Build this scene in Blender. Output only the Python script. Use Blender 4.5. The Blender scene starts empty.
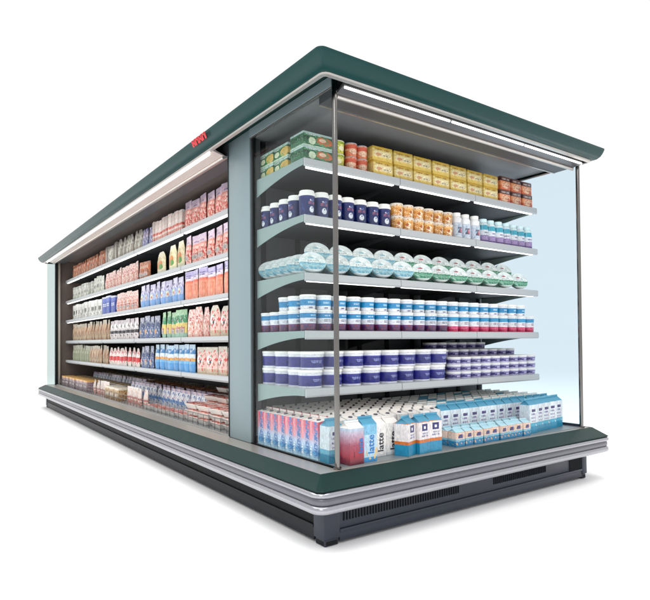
import bpy, bmesh, math, random
from mathutils import Vector, Matrix
random.seed(7)
S = bpy.context.scene
COL = S.collection
PI = math.pi

# ------------------------------------------------------------------ materials
def lin(c):
    o = []
    for v in c:
        v = v / 255.0
        o.append(v / 12.92 if v <= .04045 else ((v + .055) / 1.055) ** 2.4)
    return (o[0], o[1], o[2], 1.0)

def new_mat(name):
    m = bpy.data.materials.new(name); m.use_nodes = True
    nt = m.node_tree
    return m, nt, nt.nodes['Principled BSDF']

def plain(name, rgb, rough=.5, metal=0.0, spec=.5, vary=.06, scale=40, bump=0.0, coat=0.0):
    """procedural painted / metal / plastic surface with faint unevenness of colour and gloss"""
    m, nt, b = new_mat(name)
    tc = nt.nodes.new('ShaderNodeTexCoord')
    n = nt.nodes.new('ShaderNodeTexNoise'); n.inputs['Scale'].default_value = scale; n.inputs['Detail'].default_value = 3
    nt.links.new(tc.outputs['Object'], n.inputs['Vector'])
    mx = nt.nodes.new('ShaderNodeMix'); mx.data_type = 'RGBA'
    c = lin(rgb)
    mx.inputs[6].default_value = tuple(max(0, v * (1 - vary)) for v in c[:3]) + (1,)
    mx.inputs[7].default_value = tuple(min(1, v * (1 + vary)) for v in c[:3]) + (1,)
    nt.links.new(n.outputs['Fac'], mx.inputs[0]); nt.links.new(mx.outputs[2], b.inputs['Base Color'])
    mr = nt.nodes.new('ShaderNodeMapRange'); mr.inputs[3].default_value = max(.03, rough - .06); mr.inputs[4].default_value = rough + .06
    nt.links.new(n.outputs['Fac'], mr.inputs[0]); nt.links.new(mr.outputs[0], b.inputs['Roughness'])
    b.inputs['Metallic'].default_value = metal
    b.inputs['Specular IOR Level'].default_value = spec
    if coat: b.inputs['Coat Weight'].default_value = coat
    if bump:
        bp = nt.nodes.new('ShaderNodeBump'); bp.inputs['Strength'].default_value = bump; bp.inputs['Distance'].default_value = .002
        nt.links.new(n.outputs['Fac'], bp.inputs['Height']); nt.links.new(bp.outputs[0], b.inputs['Normal'])
    return m

def glow(name, rgb, strength):
    m, nt, b = new_mat(name)
    b.inputs['Base Color'].default_value = (.8, .8, .8, 1)
    b.inputs['Emission Color'].default_value = lin(rgb); b.inputs['Emission Strength'].default_value = strength
    return m

def glass(name, tint, refl=1.0):
    m, nt, b = new_mat(name)
    nt.nodes.remove(b)
    out = nt.nodes['Material Output']
    t = nt.nodes.new('ShaderNodeBsdfTransparent'); t.inputs[0].default_value = lin(tint)
    g = nt.nodes.new('ShaderNodeBsdfGlossy'); g.inputs['Roughness'].default_value = .02
    f = nt.nodes.new('ShaderNodeFresnel'); f.inputs[0].default_value = 1.3
    k = nt.nodes.new('ShaderNodeMath'); k.operation = 'MULTIPLY'; k.inputs[1].default_value = refl
    mx = nt.nodes.new('ShaderNodeMixShader')
    nt.links.new(f.outputs[0], k.inputs[0]); nt.links.new(k.outputs[0], mx.inputs[0])
    nt.links.new(t.outputs[0], mx.inputs[1]); nt.links.new(g.outputs[0], mx.inputs[2])
    nt.links.new(mx.outputs[0], out.inputs[0])
    return m

class NT:
    """small node expression builder on the pack's own bounding box (Generated) coordinates"""
    def __init__(s, nt):
        s.nt = nt
        tc = nt.nodes.new('ShaderNodeTexCoord'); sp = nt.nodes.new('ShaderNodeSeparateXYZ')
        nt.links.new(tc.outputs['Generated'], sp.inputs[0])
        s.gen = tc.outputs['Generated']
        s.x, s.y, s.z = sp.outputs
        s.rnd = nt.nodes.new('ShaderNodeObjectInfo').outputs['Random']
    def m(s, op, a, b=None):
        n = s.nt.nodes.new('ShaderNodeMath'); n.operation = op
        for i, v in enumerate((a, b)):
            if v is None: continue
            if isinstance(v, (int, float)): n.inputs[i].default_value = v
            else: s.nt.links.new(v, n.inputs[i])
        return n.outputs[0]
    def between(s, v, a, b):
        return s.m('MULTIPLY', s.m('GREATER_THAN', v, a), s.m('LESS_THAN', v, b))
    def noise(s, sx, sz, seed=0.0, sy=0.0, detail=2):
        cb = s.nt.nodes.new('ShaderNodeCombineXYZ')
        s.nt.links.new(s.m('ADD', s.m('MULTIPLY', s.x, sx), s.m('MULTIPLY', s.rnd, 0.0)), cb.inputs[0])
        s.nt.links.new(s.m('ADD', s.m('MULTIPLY', s.y, sy), seed), cb.inputs[1])
        s.nt.links.new(s.m('MULTIPLY', s.z, sz), cb.inputs[2])
        n = s.nt.nodes.new('ShaderNodeTexNoise'); n.inputs['Scale'].default_value = 1; n.inputs['Detail'].default_value = detail
        s.nt.links.new(cb.outputs[0], n.inputs['Vector'])
        return n.outputs['Fac']
    def mix(s, f, a, c):
        n = s.nt.nodes.new('ShaderNodeMix'); n.data_type = 'RGBA'
        s.nt.links.new(f, n.inputs[0]) if not isinstance(f, (int, float)) else None
        s.nt.links.new(a, n.inputs[6])
        n.inputs[7].default_value = lin(c)
        return n.outputs[2]

def printed(name, stops, marks=(), rough=.35, smooth=False, coat=0.2, spec=.5, busy=.34):
    """printed packaging. stops: (height 0..1, rgb) bands; marks:
       ('blob',cx,cz,rx,rz,rgb) ellipse, ('rect',x0,x1,z0,z1,rgb), ('text',x0,x1,z0,z1,rgb,fx,fz), ('fleck',z0,z1,rgb,fx,fz,thr)"""
    m, nt, b = new_mat(name)
    e = NT(nt)
    r = nt.nodes.new('ShaderNodeValToRGB'); r.color_ramp.interpolation = 'LINEAR' if smooth else 'CONSTANT'
    el = r.color_ramp.elements
    el[0].position = stops[0][0]; el[0].color = lin(stops[0][1])
    el[1].position = stops[1][0] if len(stops) > 1 else 1.0; el[1].color = lin(stops[1][1] if len(stops) > 1 else stops[0][1])
    for p, c in stops[2:]:
        q = el.new(p); q.color = lin(c)
    nt.links.new(e.z, r.inputs[0])
    c = r.outputs[0]
    for i, k in enumerate(marks):
        t = k[0]
        if t == 'blob':
            _, cx, cz, rx, rz, rgb = k
            d = e.m('ADD', e.m('POWER', e.m('ABSOLUTE', e.m('DIVIDE', e.m('SUBTRACT', e.x, cx), rx)), 2.0),
                    e.m('POWER', e.m('ABSOLUTE', e.m('DIVIDE', e.m('SUBTRACT', e.z, cz), rz)), 2.0))
            f = e.m('LESS_THAN', e.m('ADD', d, e.m('MULTIPLY', e.noise(9, 9, i), .5)), 1.25)
        elif t == 'rect':
            _, x0, x1, z0, z1, rgb = k
            f = e.m('MULTIPLY', e.between(e.x, x0, x1), e.between(e.z, z0, z1))
        elif t == 'text':
            _, x0, x1, z0, z1, rgb, fx, fz = k
            f = e.m('MULTIPLY', e.between(e.x, x0, x1), e.between(e.z, z0, z1))
            nl = max(1, round((z1 - z0) / .085))
            row = e.m('FRACT', e.m('MULTIPLY', e.m('SUBTRACT', e.z, z0), nl / (z1 - z0)))
            if fx > fz: f = e.m('MULTIPLY', f, e.m('GREATER_THAN', row, .34))
            f = e.m('MULTIPLY', f, e.m('GREATER_THAN', e.noise(fx * (2.0 if fx > fz else 1), fz * (1 if fx > fz else 2.2), 3.3 + i, detail=1), .46))
        else:
            _, z0, z1, rgb, fx, fz, thr = k
            f = e.m('MULTIPLY', e.between(e.z, z0, z1), e.m('GREATER_THAN', e.noise(fx, fz, 7.7 + i, fx), thr))
        c = e.mix(f, c, rgb)
    # ink mottling, small print and film creases
    gv = nt.nodes.new('ShaderNodeTexVoronoi'); gv.inputs['Scale'].default_value = 13
    nt.links.new(e.gen, gv.inputs['Vector'])
    bw_ = nt.nodes.new('ShaderNodeRGBToBW'); nt.links.new(gv.outputs['Color'], bw_.inputs[0])
    fine = e.noise(34, 40, 1.7, 34, detail=3)
    mot = e.m('ADD', e.m('MULTIPLY', e.m('SUBTRACT', bw_.outputs[0], .5), busy), e.m('MULTIPLY', e.m('SUBTRACT', fine, .5), busy * 1.6))
    # every printed copy sits a touch lighter or darker, as ink and film vary
    hv = nt.nodes.new('ShaderNodeHueSaturation')
    hv.inputs['Saturation'].default_value = 1.02
    nt.links.new(e.m('ADD', e.m('ADD', .74, mot), e.m('MULTIPLY', e.rnd, .20)), hv.inputs['Value'])
    nt.links.new(c, hv.inputs['Color']); nt.links.new(hv.outputs[0], b.inputs['Base Color'])
    b.inputs['Roughness'].default_value = rough; b.inputs['Coat Weight'].default_value = coat
    b.inputs['Specular IOR Level'].default_value = spec
    return m

# ------------------------------------------------------------------ mesh builder
class MB:
    def __init__(s): s.v = []; s.f = []; s.mi = []
    def add(s, vs, fs, mi=0):
        o = len(s.v); s.v += [tuple(v) for v in vs]
        for f in fs: s.f.append([o + i for i in f]); s.mi.append(mi)
        return s
    def box(s, x0, x1, y0, y1, z0, z1, mi=0):
        vs = [(x, y, z) for z in (z0, z1) for y in (y0, y1) for x in (x0, x1)]
        return s.add(vs, [(0, 2, 3, 1), (4, 5, 7, 6), (0, 1, 5, 4), (2, 6, 7, 3), (0, 4, 6, 2), (1, 3, 7, 5)], mi)
    def lathe(s, prof, n=20, mi=0, cx=0, cy=0, sx=1, sy=1, cap=True):
        vs = []
        for r, z in prof:
            for k in range(n):
                a = 2 * PI * k / n; vs.append((cx + r * sx * math.cos(a), cy + r * sy * math.sin(a), z))
        fs = []
        for j in range(len(prof) - 1):
            for k in range(n):
                fs.append((j * n + k, j * n + (k + 1) % n, (j + 1) * n + (k + 1) % n, (j + 1) * n + k))
        if cap:
            fs.append(tuple(range(n - 1, -1, -1))); fs.append(tuple((len(prof) - 1) * n + k for k in range(n)))
        return s.add(vs, fs, mi)
    def prism(s, poly, axis, a0, a1, mi=0):
        """poly in the two other axes, extruded along axis"""
        def mk(p, a):
            return {'x': (a, p[0], p[1]), 'y': (p[0], a, p[1]), 'z': (p[0], p[1], a)}[axis]
        n = len(poly)
        vs = [mk(p, a0) for p in poly] + [mk(p, a1) for p in poly]
        fs = [tuple(range(n)), tuple(range(2 * n - 1, n - 1, -1))] + [(i, n + i, n + (i + 1) % n, (i + 1) % n) for i in range(n)]
        return s.add(vs, fs, mi)
    def cyl(s, p, q, r, n=12, mi=0):
        p, q = Vector(p), Vector(q); d = (q - p).normalized()
        u = d.orthogonal().normalized(); w = d.cross(u)
        vs = [c + r * (math.cos(2 * PI * k / n) * u + math.sin(2 * PI * k / n) * w) for c in (p, q) for k in range(n)]
        fs = [(k, (k + 1) % n, n + (k + 1) % n, n + k) for k in range(n)] + [tuple(range(n - 1, -1, -1)), tuple(range(n, 2 * n))]
        return s.add(vs, fs, mi)
    def sweep(s, prof, x0, x1, y0, y1, r=.03, seg=6, mi=0, closed=True):
        """prof: (outward offset from the rectangle, z); swept round the rectangle with rounded corners"""
        cs = [((x0 + r, y0 + r), PI), ((x1 - r, y0 + r), 1.5 * PI), ((x1 - r, y1 - r), 0), ((x0 + r, y1 - r), .5 * PI)]
        path = []
        for (c, a) in cs:
            for k in range(seg + 1):
                path.append((c, a + .5 * PI * k / seg))
        n = len(path); m = len(prof)
        vs = []
        for (c, a) in path:
            for (o, z) in prof:
                rr = r + o
                if rr >= .004: vs.append((c[0] + rr * math.cos(a), c[1] + rr * math.sin(a), z))
                else:  # inside the corner centre: mitred
                    q = [k for k, cc in enumerate(cs) if cc[0] == c][0]
                    sx = -1 if q in (0, 3) else 1; sy = -1 if q in (0, 1) else 1
                    vs.append((c[0] + sx * rr, c[1] + sy * rr, z))
        fs = []
        for i in range(n):
            j = (i + 1) % n
            for k in range(m if closed else m - 1):
                l = (k + 1) % m
                fs.append((i * m + k, j * m + k, j * m + l, i * m + l))
        return s.add(vs, fs, mi)
    def mesh(s, name, mats, bevel=0, smooth=0, segs=2):
        me = bpy.data.meshes.new(name); me.from_pydata(s.v, [], s.f)
        for m in (mats if isinstance(mats, (list, tuple)) else [mats]): me.materials.append(m)
        me.polygons.foreach_set('material_index', s.mi)
        bm = bmesh.new(); bm.from_mesh(me)
        bmesh.ops.remove_doubles(bm, verts=bm.verts, dist=1e-5)
        bmesh.ops.dissolve_degenerate(bm, edges=bm.edges, dist=1e-6)
        bmesh.ops.recalc_face_normals(bm, faces=bm.faces)
        if bevel:
            es = [e for e in bm.edges if len(e.link_faces) == 2 and e.calc_face_angle(0) > .6]
            bmesh.ops.bevel(bm, geom=es, offset=bevel, segments=segs, affect='EDGES', profile=.5, clamp_overlap=True)
        bm.to_mesh(me); bm.free()
        if smooth or bevel:
            for p in me.polygons: p.use_smooth = True
            me.set_sharp_from_angle(angle=math.radians(smooth or 40))
        me.update()
        return me
    def build(s, name, mats, parent=None, bevel=0, smooth=0, segs=2):
        o = bpy.data.objects.new(name, s.mesh(name, mats, bevel, smooth, segs)); COL.objects.link(o)
        if parent: o.parent = parent
        return o

def tag(o, label=None, cat=None, group=None, kind=None):
    if label: o['label'] = label
    if cat: o['category'] = cat
    if group: o['group'] = group
    if kind: o['kind'] = kind
    return o
def empty(name, loc=(0, 0, 0)):
    o = bpy.data.objects.new(name, None); COL.objects.link(o); o.location = loc; o.empty_display_size = .05
    return o

ORD = ['zeroth', 'first', 'second', 'third', 'fourth', 'fifth', 'sixth', 'seventh', 'eighth', 'ninth', 'tenth', 'eleventh', 'twelfth', 'thirteenth',
       'fourteenth', 'fifteenth', 'sixteenth', 'seventeenth', 'eighteenth', 'nineteenth', 'twentieth']
ORD += ['twenty-' + q for q in ORD[1:10]] + ['thirtieth'] + ['thirty-' + q for q in ORD[1:10]]

# ------------------------------------------------------------------ camera (solved from the photograph)
yaw, pit, roll, F, PY = .6198, .0182, -.0077, 562.94, 331.63
fw = Vector((math.sin(yaw) * math.cos(pit), math.cos(yaw) * math.cos(pit), math.sin(pit)))
rt0 = Vector((math.cos(yaw), -math.sin(yaw), 0)); up0 = rt0.cross(fw)
rt = rt0 * math.cos(roll) + up0 * math.sin(roll); up = up0 * math.cos(roll) - rt0 * math.sin(roll)
cam = bpy.data.cameras.new('camera'); co = bpy.data.objects.new('camera', cam); COL.objects.link(co)
CL = Vector((-1.3885, -1.9613, .877))
M = Matrix((rt, up, -fw)).transposed().to_4x4(); M.translation = CL
co.matrix_world = M
cam.sensor_fit = 'HORIZONTAL'; cam.sensor_width = 36; cam.lens = F / 650 * 36
cam.shift_y = (PY - 300) / 650
cam.clip_start = .05; cam.clip_end = 400
S.camera = co

# ------------------------------------------------------------------ world and lamps (studio)
W = bpy.data.worlds.new('World'); S.world = W; W.use_nodes = True
W.node_tree.nodes['Background'].inputs[0].default_value = (1, 1, 1, 1)
W.node_tree.nodes['Background'].inputs[1].default_value = 1.08
def area(name, loc, target, size, power, col=(1, 1, 1)):
    l = bpy.data.lights.new(name, 'AREA'); l.shape = 'RECTANGLE'; l.size, l.size_y = size; l.energy = power; l.color = col
    o = bpy.data.objects.new(name, l); COL.objects.link(o); o.location = loc
    o.rotation_euler = (Vector(target) - Vector(loc)).to_track_quat('-Z', 'Y').to_euler()
area('overhead_fill', (-.6, 1.9, 7.5), (-.5, 2.0, 0), (10.0, 9.0), 820)  # added lamp, whitens the floor more than the upright faces
area('key_softbox', (-4.5, -4.2, 5.2), (.8, .6, .6), (2.2, 2.2), 90)
S.view_settings.view_transform = 'Standard'; S.view_settings.look = 'None'; S.view_settings.gamma = 1; S.view_settings.exposure = 0

# ------------------------------------------------------------------ floor
def studio():
    b = MB(); nr, na = 26, 72; vs = [(1, 3, 0)]
    for j in range(1, nr + 1):
        for k in range(na):
            a = 2 * PI * k / na
            w = max(0, math.cos(a - math.radians(52))) ** .35 if math.cos(a - math.radians(52)) > 0 else 0
            if j <= 10: r, zz = 1.3 * j, 0
            else:
                t = (j - 10) / (nr - 10)
                if t < .6: u = t / .6 * PI / 2; r, zz = 13 + 7 * math.sin(u), 7 * (1 - math.cos(u))
                else: r, zz = 20, 7 + 7 * (t - .6) / .4
                zz *= w; r = r + (1 - w) * 10 * t
            vs.append((1 + r * math.cos(a), 3 + r * math.sin(a), zz))
    fs = [(0, 1 + k, 1 + (k + 1) % na) for k in range(na)]
    for j in range(nr - 1):
        for k in range(na):
            p, q = 1 + j * na + k, 1 + j * na + (k + 1) % na
            fs.append((p, p + na, q + na, q))
    b.add(vs, fs)
    return b
tag(studio().build('floor', plain('studio_white', (253, 253, 253), .8, spec=.1, vary=.003, scale=2), smooth=60), kind='structure')

# ------------------------------------------------------------------ the refrigerated island
GREEN = plain('green_enamel', (17, 58, 57), .3, spec=.24, vary=.05, scale=14)
GREEN2 = plain('green_bumper_enamel', (17, 46, 43), .45, spec=.18, vary=.08, scale=20)
ALU = plain('brushed_aluminium', (162, 162, 168), .24, metal=.9, vary=.05, scale=60)
TRIM = plain('trim_aluminium', (190, 186, 182), .3, metal=.85, vary=.05, scale=60)
CHROME = plain('chrome_post', (118, 116, 114), .14, metal=1, vary=.04)
DARK = plain('dark_lining', (70, 72, 75), .45, vary=.12, scale=18, spec=.4)
DARKER = plain('black_gap', (16, 18, 20), .6, vary=.1, spec=.2)
SOFFIT = plain('soffit_grey', (118, 119, 121), .4, vary=.08, scale=20, spec=.4)
BASE = plain('plinth_slate', (43, 48, 60), .42, vary=.09, scale=25, spec=.35)
BASE2 = plain('plinth_dark_reflection', (26, 28, 33), .5, vary=.1, scale=25, spec=.3)  # darker plinth copy, puts the long side's dark reflection into the colour
SLOT = plain('vent_slot', (20, 22, 26), .7, vary=.05, spec=.1)
PILLAR = plain('grey_panel', (124, 141, 146), .45, vary=.035, scale=9, spec=.35)
BRACK = plain('bracket_grey', (138, 157, 155), .45, vary=.05, scale=30, spec=.35)
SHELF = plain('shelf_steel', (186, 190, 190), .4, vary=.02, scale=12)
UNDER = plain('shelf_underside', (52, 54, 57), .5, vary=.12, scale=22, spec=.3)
RAIL = plain('price_rail_grey', (176, 180, 182), .34, vary=.015, scale=9)
LEDGE = plain('ledge_steel', (188, 182, 174), .36, metal=.6, vary=.06, scale=60)
DECK = plain('deck_steel', (150, 156, 158), .35, metal=.5, vary=.07, scale=30)
GLASS = glass('clear_glass', (249, 251, 251), .05)
GLASSR = glass('tinted_glass', (230, 239, 244), .12)
GLASSE = glass('teal_glass', (226, 234, 233), .25)
TUBE = glow('fluorescent_tube', (255, 250, 244), 5.0)
STRIP = glow('shelf_light', (255, 252, 246), 2.4)
RED = plain('badge_red', (205, 40, 48), .4, vary=.1)

WX, LY, H = 2.05, 6.67, 2.10
PXL, PYF, XR = .112, .054, 2.088          # glass plane on the left, post line in front, right glass
YB = .85                                  # back wall of the end bay
YP = 1.13                                 # far edge of the grey pillar
YE = 6.60                                 # far end wall
ZS = [1.790, 1.508, 1.220, .932, .645]    # shelf tops
ZD = .315

case = tag(empty('refrigerated_display_case'), 'long island refrigerated display case with dark green canopy, stocked with chilled food', 'display fridge')

# plinth with corner legs, recessed panels and vent grilles
pl = MB()
pl.box(.012, WX - .03, .012, LY - .012, .014, .19)
pl.build('plinth', BASE, case)
for i, (x0, x1, y0, y1) in enumerate([(0, .085, 0, .085), (WX - .055, WX, 0, .06), (0, .085, LY - .09, LY), (WX - .055, WX, LY - .09, LY)]):
    MB().box(x0, x1, y0, y1, .03, .185).box(x0 + .006, x1 - .006, y0 + .006, y1 - .006, 0, .03, 1).build('corner_leg', [BASE, DARKER], case, bevel=.006)
fp = MB()
fp.box(.085, WX - .055, .004, .012, .014, .052).box(.085, WX - .055, .0, .0125, .052, .066).box(.085, WX - .055, .007, .012, .066, .17)
fp.build('front_kick_panel', BASE, case, bevel=.002)
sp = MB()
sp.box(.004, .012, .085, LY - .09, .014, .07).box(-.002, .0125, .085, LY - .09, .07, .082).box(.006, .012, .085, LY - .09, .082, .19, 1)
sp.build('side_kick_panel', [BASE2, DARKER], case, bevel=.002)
for (a, b) in [(.105, .86), (1.13, 1.62)]:
    g = MB()
    k = int((b - a) / .0165)
    for i in range(k):
        x = a + (b - a) * i / k
        g.box(x, x + .0072, .0035, .0072, .098, .146)
    g.build('vent_grille', SLOT, case)
MB().box(1.86, 1.985, .0045, .0072, .07, .158).build('service_recess', SLOT, case)

# bumper: ribbed aluminium rail with a sloping green capping
ro = [(-.01, .163), (.060, .159), (.078, .161), (.090, .168), (.096, .178), (.095, .190), (.090, .199), (.084, .2035), (.070, .204), (.070, .236),
      (.085, .2365), (.092, .2405), (.097, .247), (.0975, .253), (.094, .260), (.086, .2655), (.03, .2665), (-.01, .266)]
zq = lambda v: .165 + (v - .159) * .097 / .1075
MB().sweep([(o, zq(v)) for o, v in ro], 0, WX + .040, 0, LY, r=-.030, seg=8).build('bumper_rail', ALU, case, smooth=50)
MB().sweep([(o, zq(v)) for o, v in ((.0755, .2042), (.084, .2045), (.0885, .212), (.0885, .228), (.0845, .2358), (.0755, .2362))], 0, WX + .040, 0, LY, r=-.030, seg=8).build('bumper_reflection_band', plain('reflection_grey', (108, 108, 115), .3, metal=.75, vary=.06, scale=50), case, smooth=50)  # darker metal band paints in the grey reflection between the rail's bright edges
# sloping green capping with mitred corners cut by a small facet
def capping(loops, cut):
    b = MB(); vs = []; n = len(loops)
    for (x0, x1, y0, y1, zz), c in zip(loops, cut):
        for (cx_, cy_, sx, sy, first) in ((x0, y0, 1, 1, 'y'), (x1, y0, -1, 1, 'x'), (x1, y1, -1, -1, 'y'), (x0, y1, 1, -1, 'x')):
            a_, b_ = (cx_, cy_ + sy * c, zz), (cx_ + sx * c, cy_, zz)
            vs += [a_, b_] if first == 'y' else [b_, a_]
    fs = []
    for l in range(n):
        m_ = (l + 1) % n
        for k in range(8):
            q_ = (k + 1) % 8
            fs.append((l * 8 + k, l * 8 + q_, m_ * 8 + q_, m_ * 8 + k))
    return b.add(vs, fs)
cl = lambda o, zz: (-o, WX + .040 + o, -o, LY + o, zz)
CI = (-.012, WX + .088, .012, LY - .02)
capping([cl(.082, .2625), cl(.087, .2652), cl(.084, .2695), (*CI, .3125), (CI[0] + .006, CI[1] - .006, CI[2] + .006, CI[3] - .006, .3125), (CI[0] + .006, CI[1] - .006, CI[2] + .006, CI[3] - .006, .2625)],
        [.022, .024, .023, .0, .0, .0]).build('bumper_capping', GREEN2, case)
led = MB()
led.box(-.0055, PXL - .004, .0185, LY - .0265, .29, .3105)
led.box(PXL - .004, WX + .0815, .0185, .05, .29, .3100)
led.box(XR + .0005, WX + .0815, .0502, LY - .0265, .29, .3098)
led.build('ledge', LEDGE, case)
# deck
MB().box(PXL - .004, XR, .05, YB, .27, ZD).build('end_deck', DECK, case)
MB().box(PXL - .004, .96, YP, YE, .27, ZD).build('side_deck', DECK, case)
MB().box(PXL + .002, PXL + .012, YP + .02, YE - .02, ZD, ZD + .006).build('deck_lip', TRIM, case)

# canopy
cf = [(.086, 2.0935), (.095, 2.090), (.0955, 2.086), (.091, 2.075), (.083, 2.060), (.070, 2.043), (.054, 2.029), (.042, 2.024), (.030, 2.024), (.030, 2.085), (-.02, 2.085), (-.02, 2.0935)]
CX0, CY0 = .016, -.010
can = MB().sweep(cf, CX0, WX + .006, CY0, LY + .09, r=-.064, seg=5)
can.build('canopy_fascia', GREEN, case, smooth=35)
MB().box(-.02, WX + .02, -.02, LY + .08, 2.0865, 2.0925).build('canopy_top', GREEN2, case)
MB().sweep([(.034, 2.014), (.036, 2.0225), (.022, 2.026), (.012, 2.016), (.018, 2.010)], CX0, WX + .006, CY0, LY + .09, r=-.004, seg=3).build('canopy_trim', TRIM, case, smooth=40)
# inner ceiling
MB().box(PXL + .02, XR - .02, .20, YB, 2.03, 2.084).build('end_ceiling', SOFFIT, case)
MB().box(.22, .95, YP, YE, 2.03, 2.084).build('side_ceiling', plain('ceiling_brown', (112, 102, 97), .4, vary=.06, spec=.4), case)
# lamp housing of the end bay: back rim, reflector, tube
hp = MB()
hp.prism([(.0, 2.084), (.004, 2.02), (.03, 2.012), (.062, 2.0), (.078, 1.994), (.082, 2.0), (.066, 2.008), (.035, 2.022), (.012, 2.035), (.012, 2.084)], 'x', .13, XR - .03)
lh = hp.build('lamp_housing', plain('reflector_metal', (120, 120, 122), .32, metal=.8, vary=.05), case, smooth=40)
MB().cyl((.135, .070, 1.990), (XR - .035, .070, 1.990), .010, 14).build('highlight_bead', TRIM, lh, smooth=50)  # added bright bead, stands in for the second highlight on the curved reflector
rim = MB().prism([(.078, 1.990), (.090, 1.990), (.092, 2.004), (.080, 2.004)], 'x', .13, XR - .03).build('housing_rim', TRIM, lh)
MB().prism([(.0925, 2.0), (.2, 1.998), (.2, 2.084), (.0925, 2.084)], 'x', .13, XR - .03).build('air_grille', DARK, lh)
MB().prism([(.196, 1.994), (.206, 1.994), (.206, 2.0), (.196, 2.0)], 'x', .13, XR - .03).build('grille_edge', TRIM, lh)
for (a, b) in [(.125, .80), (.82, 1.42), (1.44, XR - .06)]:
    MB().cyl((a, -.006, 2.003), (b, -.006, 2.003), .0055, 12).build('lamp_tube', TUBE, lh)
# lamp housing of the side run
hp = MB()
hp.prism([(.0, 2.084), (.004, 2.02), (.03, 2.012), (.075, 2.0), (.09, 1.994), (.094, 2.0), (.075, 2.008), (.035, 2.022), (.012, 2.035), (.012, 2.084)], 'y', YP, YE)
lh2 = hp.build('lamp_housing', plain('reflector_warm', (214, 202, 197), .36, metal=.6, vary=.06), case, smooth=40)
MB().cyl((.078, YP, 1.990), (.078, YE, 1.990), .009, 12).build('highlight_bead', TRIM, lh2, smooth=50)  # same added bead, shaped to draw the reflector's highlight line
MB().prism([(.088, 1.990), (.104, 1.990), (.106, 2.004), (.090, 2.004)], 'y', YP, YE).build('housing_rim', TRIM, lh2)
MB().prism([(.1065, 2.0), (.22, 1.998), (.22, 2.084), (.1065, 2.084)], 'y', YP, YE).build('air_grille', DARK, lh2)
y = YP + .03
while y < YE - .1:
    MB().cyl((-.002, y, 2.004), (-.002, min(y + 1.2, YE - .02), 2.004), .006, 10).build('lamp_tube', TUBE, lh2)
    y += 1.235

# partition, back walls, core
MB().box(PXL - .002, 2.0, YB + .012, YP, .3105, 2.084).build('partition_pillar', PILLAR, case, bevel=.004)
MB().box(PXL - .0035, PXL + .02, YP, YP + .012, .3105, 2.07).build('pillar_edge', DARKER, case)
bw = MB(); bw.box(PXL + .004, XR - .007, YB - .006, YB + .012, .3155, 2.03)
bw.build('end_back_wall', DARK, case)
pf = MB()
for i in range(9):
    x = .17 + i * .232
    pf.box(x, x + .03, YB - .014, YB - .0065, .34, 2.02)
pf.build('shelf_uprights', DARKER, case)
MB().box(PXL + .001, PXL + .02, YB - .024, YB - .0065, .3155, 2.04).build('corner_gap_strip', DARKER, case)
MB().box(.95, WX - .02, YP, YE, .3, 2.084).build('rear_core_block', PILLAR, case)  # unseen right half as a solid core, put in to block light
MB().box(.935, .95, YP, YE, .3155, 2.03).build('side_back_wall', DARK, case)
MB().box(.13, .935, YE - .012, YE, .3155, 2.05).build('far_end_wall', plain('end_wall_brown', (96, 84, 78), .35, vary=.1, spec=.4), case)
# grey frame band over the left pane of the end bay
MB().box(PXL - .003, PXL + .006, .075, YB + .012, 2.036, 2.083).build('pane_top_frame', PILLAR, case)
MB().box(PXL - .001, PXL + .004, .078, YB + .01, 2.028, 2.0355).build('pane_top_edge', TRIM, case)
MB().box(PXL, PXL + .006, .068, YB + .01, .3108, 2.0278).build('left_glass_pane', GLASS, case)
MB().box(PXL - .004, PXL + .010, .066, YB + .011, .3106, .3165).build('pane_foot', DARKER, case)
MB().box(XR - .006, XR, .068, YB + .012, .3102, 2.084).build('right_glass_pane', GLASSR, case)
MB().box(XR - .012, XR + .004, .066, YB, .3103, .330).build('pane_foot', BASE, case)
MB().box(.004, PXL, YE - .004, YE + .004, .30, 2.05).build('end_glass_pane', GLASSE, case)
for (x, y, r) in [(PXL, PYF, .0125), (XR - .002, PYF, .0125)]:
    MB().cyl((x, y, .3095), (x, y, 2.084), r, 16).cyl((x, y, .3095), (x, y, .320), r * 1.5, 16).build('corner_post', CHROME, case, smooth=40)
MB().box(PXL - .012, PXL + .02, YE - .06, YE - .004, .3105, 2.084).box(PXL + .0202, PXL + .05, YE - .05, YE - .012, .3155, 2.07, 1).build('far_post', [DARKER, LEDGE], case)

# shelves of the end bay
def bracket_poly(y0, y1, z, zf, zb):
    pts = [(y0, z), (y1, z), (y1, z - zb)]
    n = 8
    for i in range(1, n + 1):
        t = i / n
        pts.append((y1 + (y0 + .0 - y1) * t, z - zb + (zb - zf) * (1 - (1 - t) ** 1.7)))
    return pts
SX0, SX1, SY0 = .138, 2.068, .345
for i, z in enumerate(ZS):
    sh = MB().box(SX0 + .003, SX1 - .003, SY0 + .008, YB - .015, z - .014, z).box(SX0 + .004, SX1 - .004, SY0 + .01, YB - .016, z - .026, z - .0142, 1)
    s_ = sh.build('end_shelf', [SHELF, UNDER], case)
    j = [SX0, .78, 1.42, SX1]
    for a, b in zip(j[:-1], j[1:]):
        MB().prism([(SY0 - .002, z - .001), (SY0 + .0075, z + .002), (SY0 + .0075, z - .040), (SY0 + .004, z - .042), (SY0 - .004, z - .034)], 'x', a + .002, b - .002).build('price_rail', RAIL, s_)
        MB().box(a + .03, b - .03, SY0 + .016, SY0 + .034, z - .042, z - .0262).build('light_strip', STRIP if i < 3 else RAIL, s_)
    for x in (SX0, SX1 - .003):
        MB().prism(bracket_poly(SY0 + .008, YB - .02, z, .034, .098), 'x', x - .0005, x + .0028).build('bracket', BRACK, s_)
    for x in (.78, 1.42):
        MB().prism(bracket_poly(SY0 + .04, YB - .02, z - .0262, .012, .075), 'x', x - .002, x + .002).build('bracket', UNDER, s_)
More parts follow.
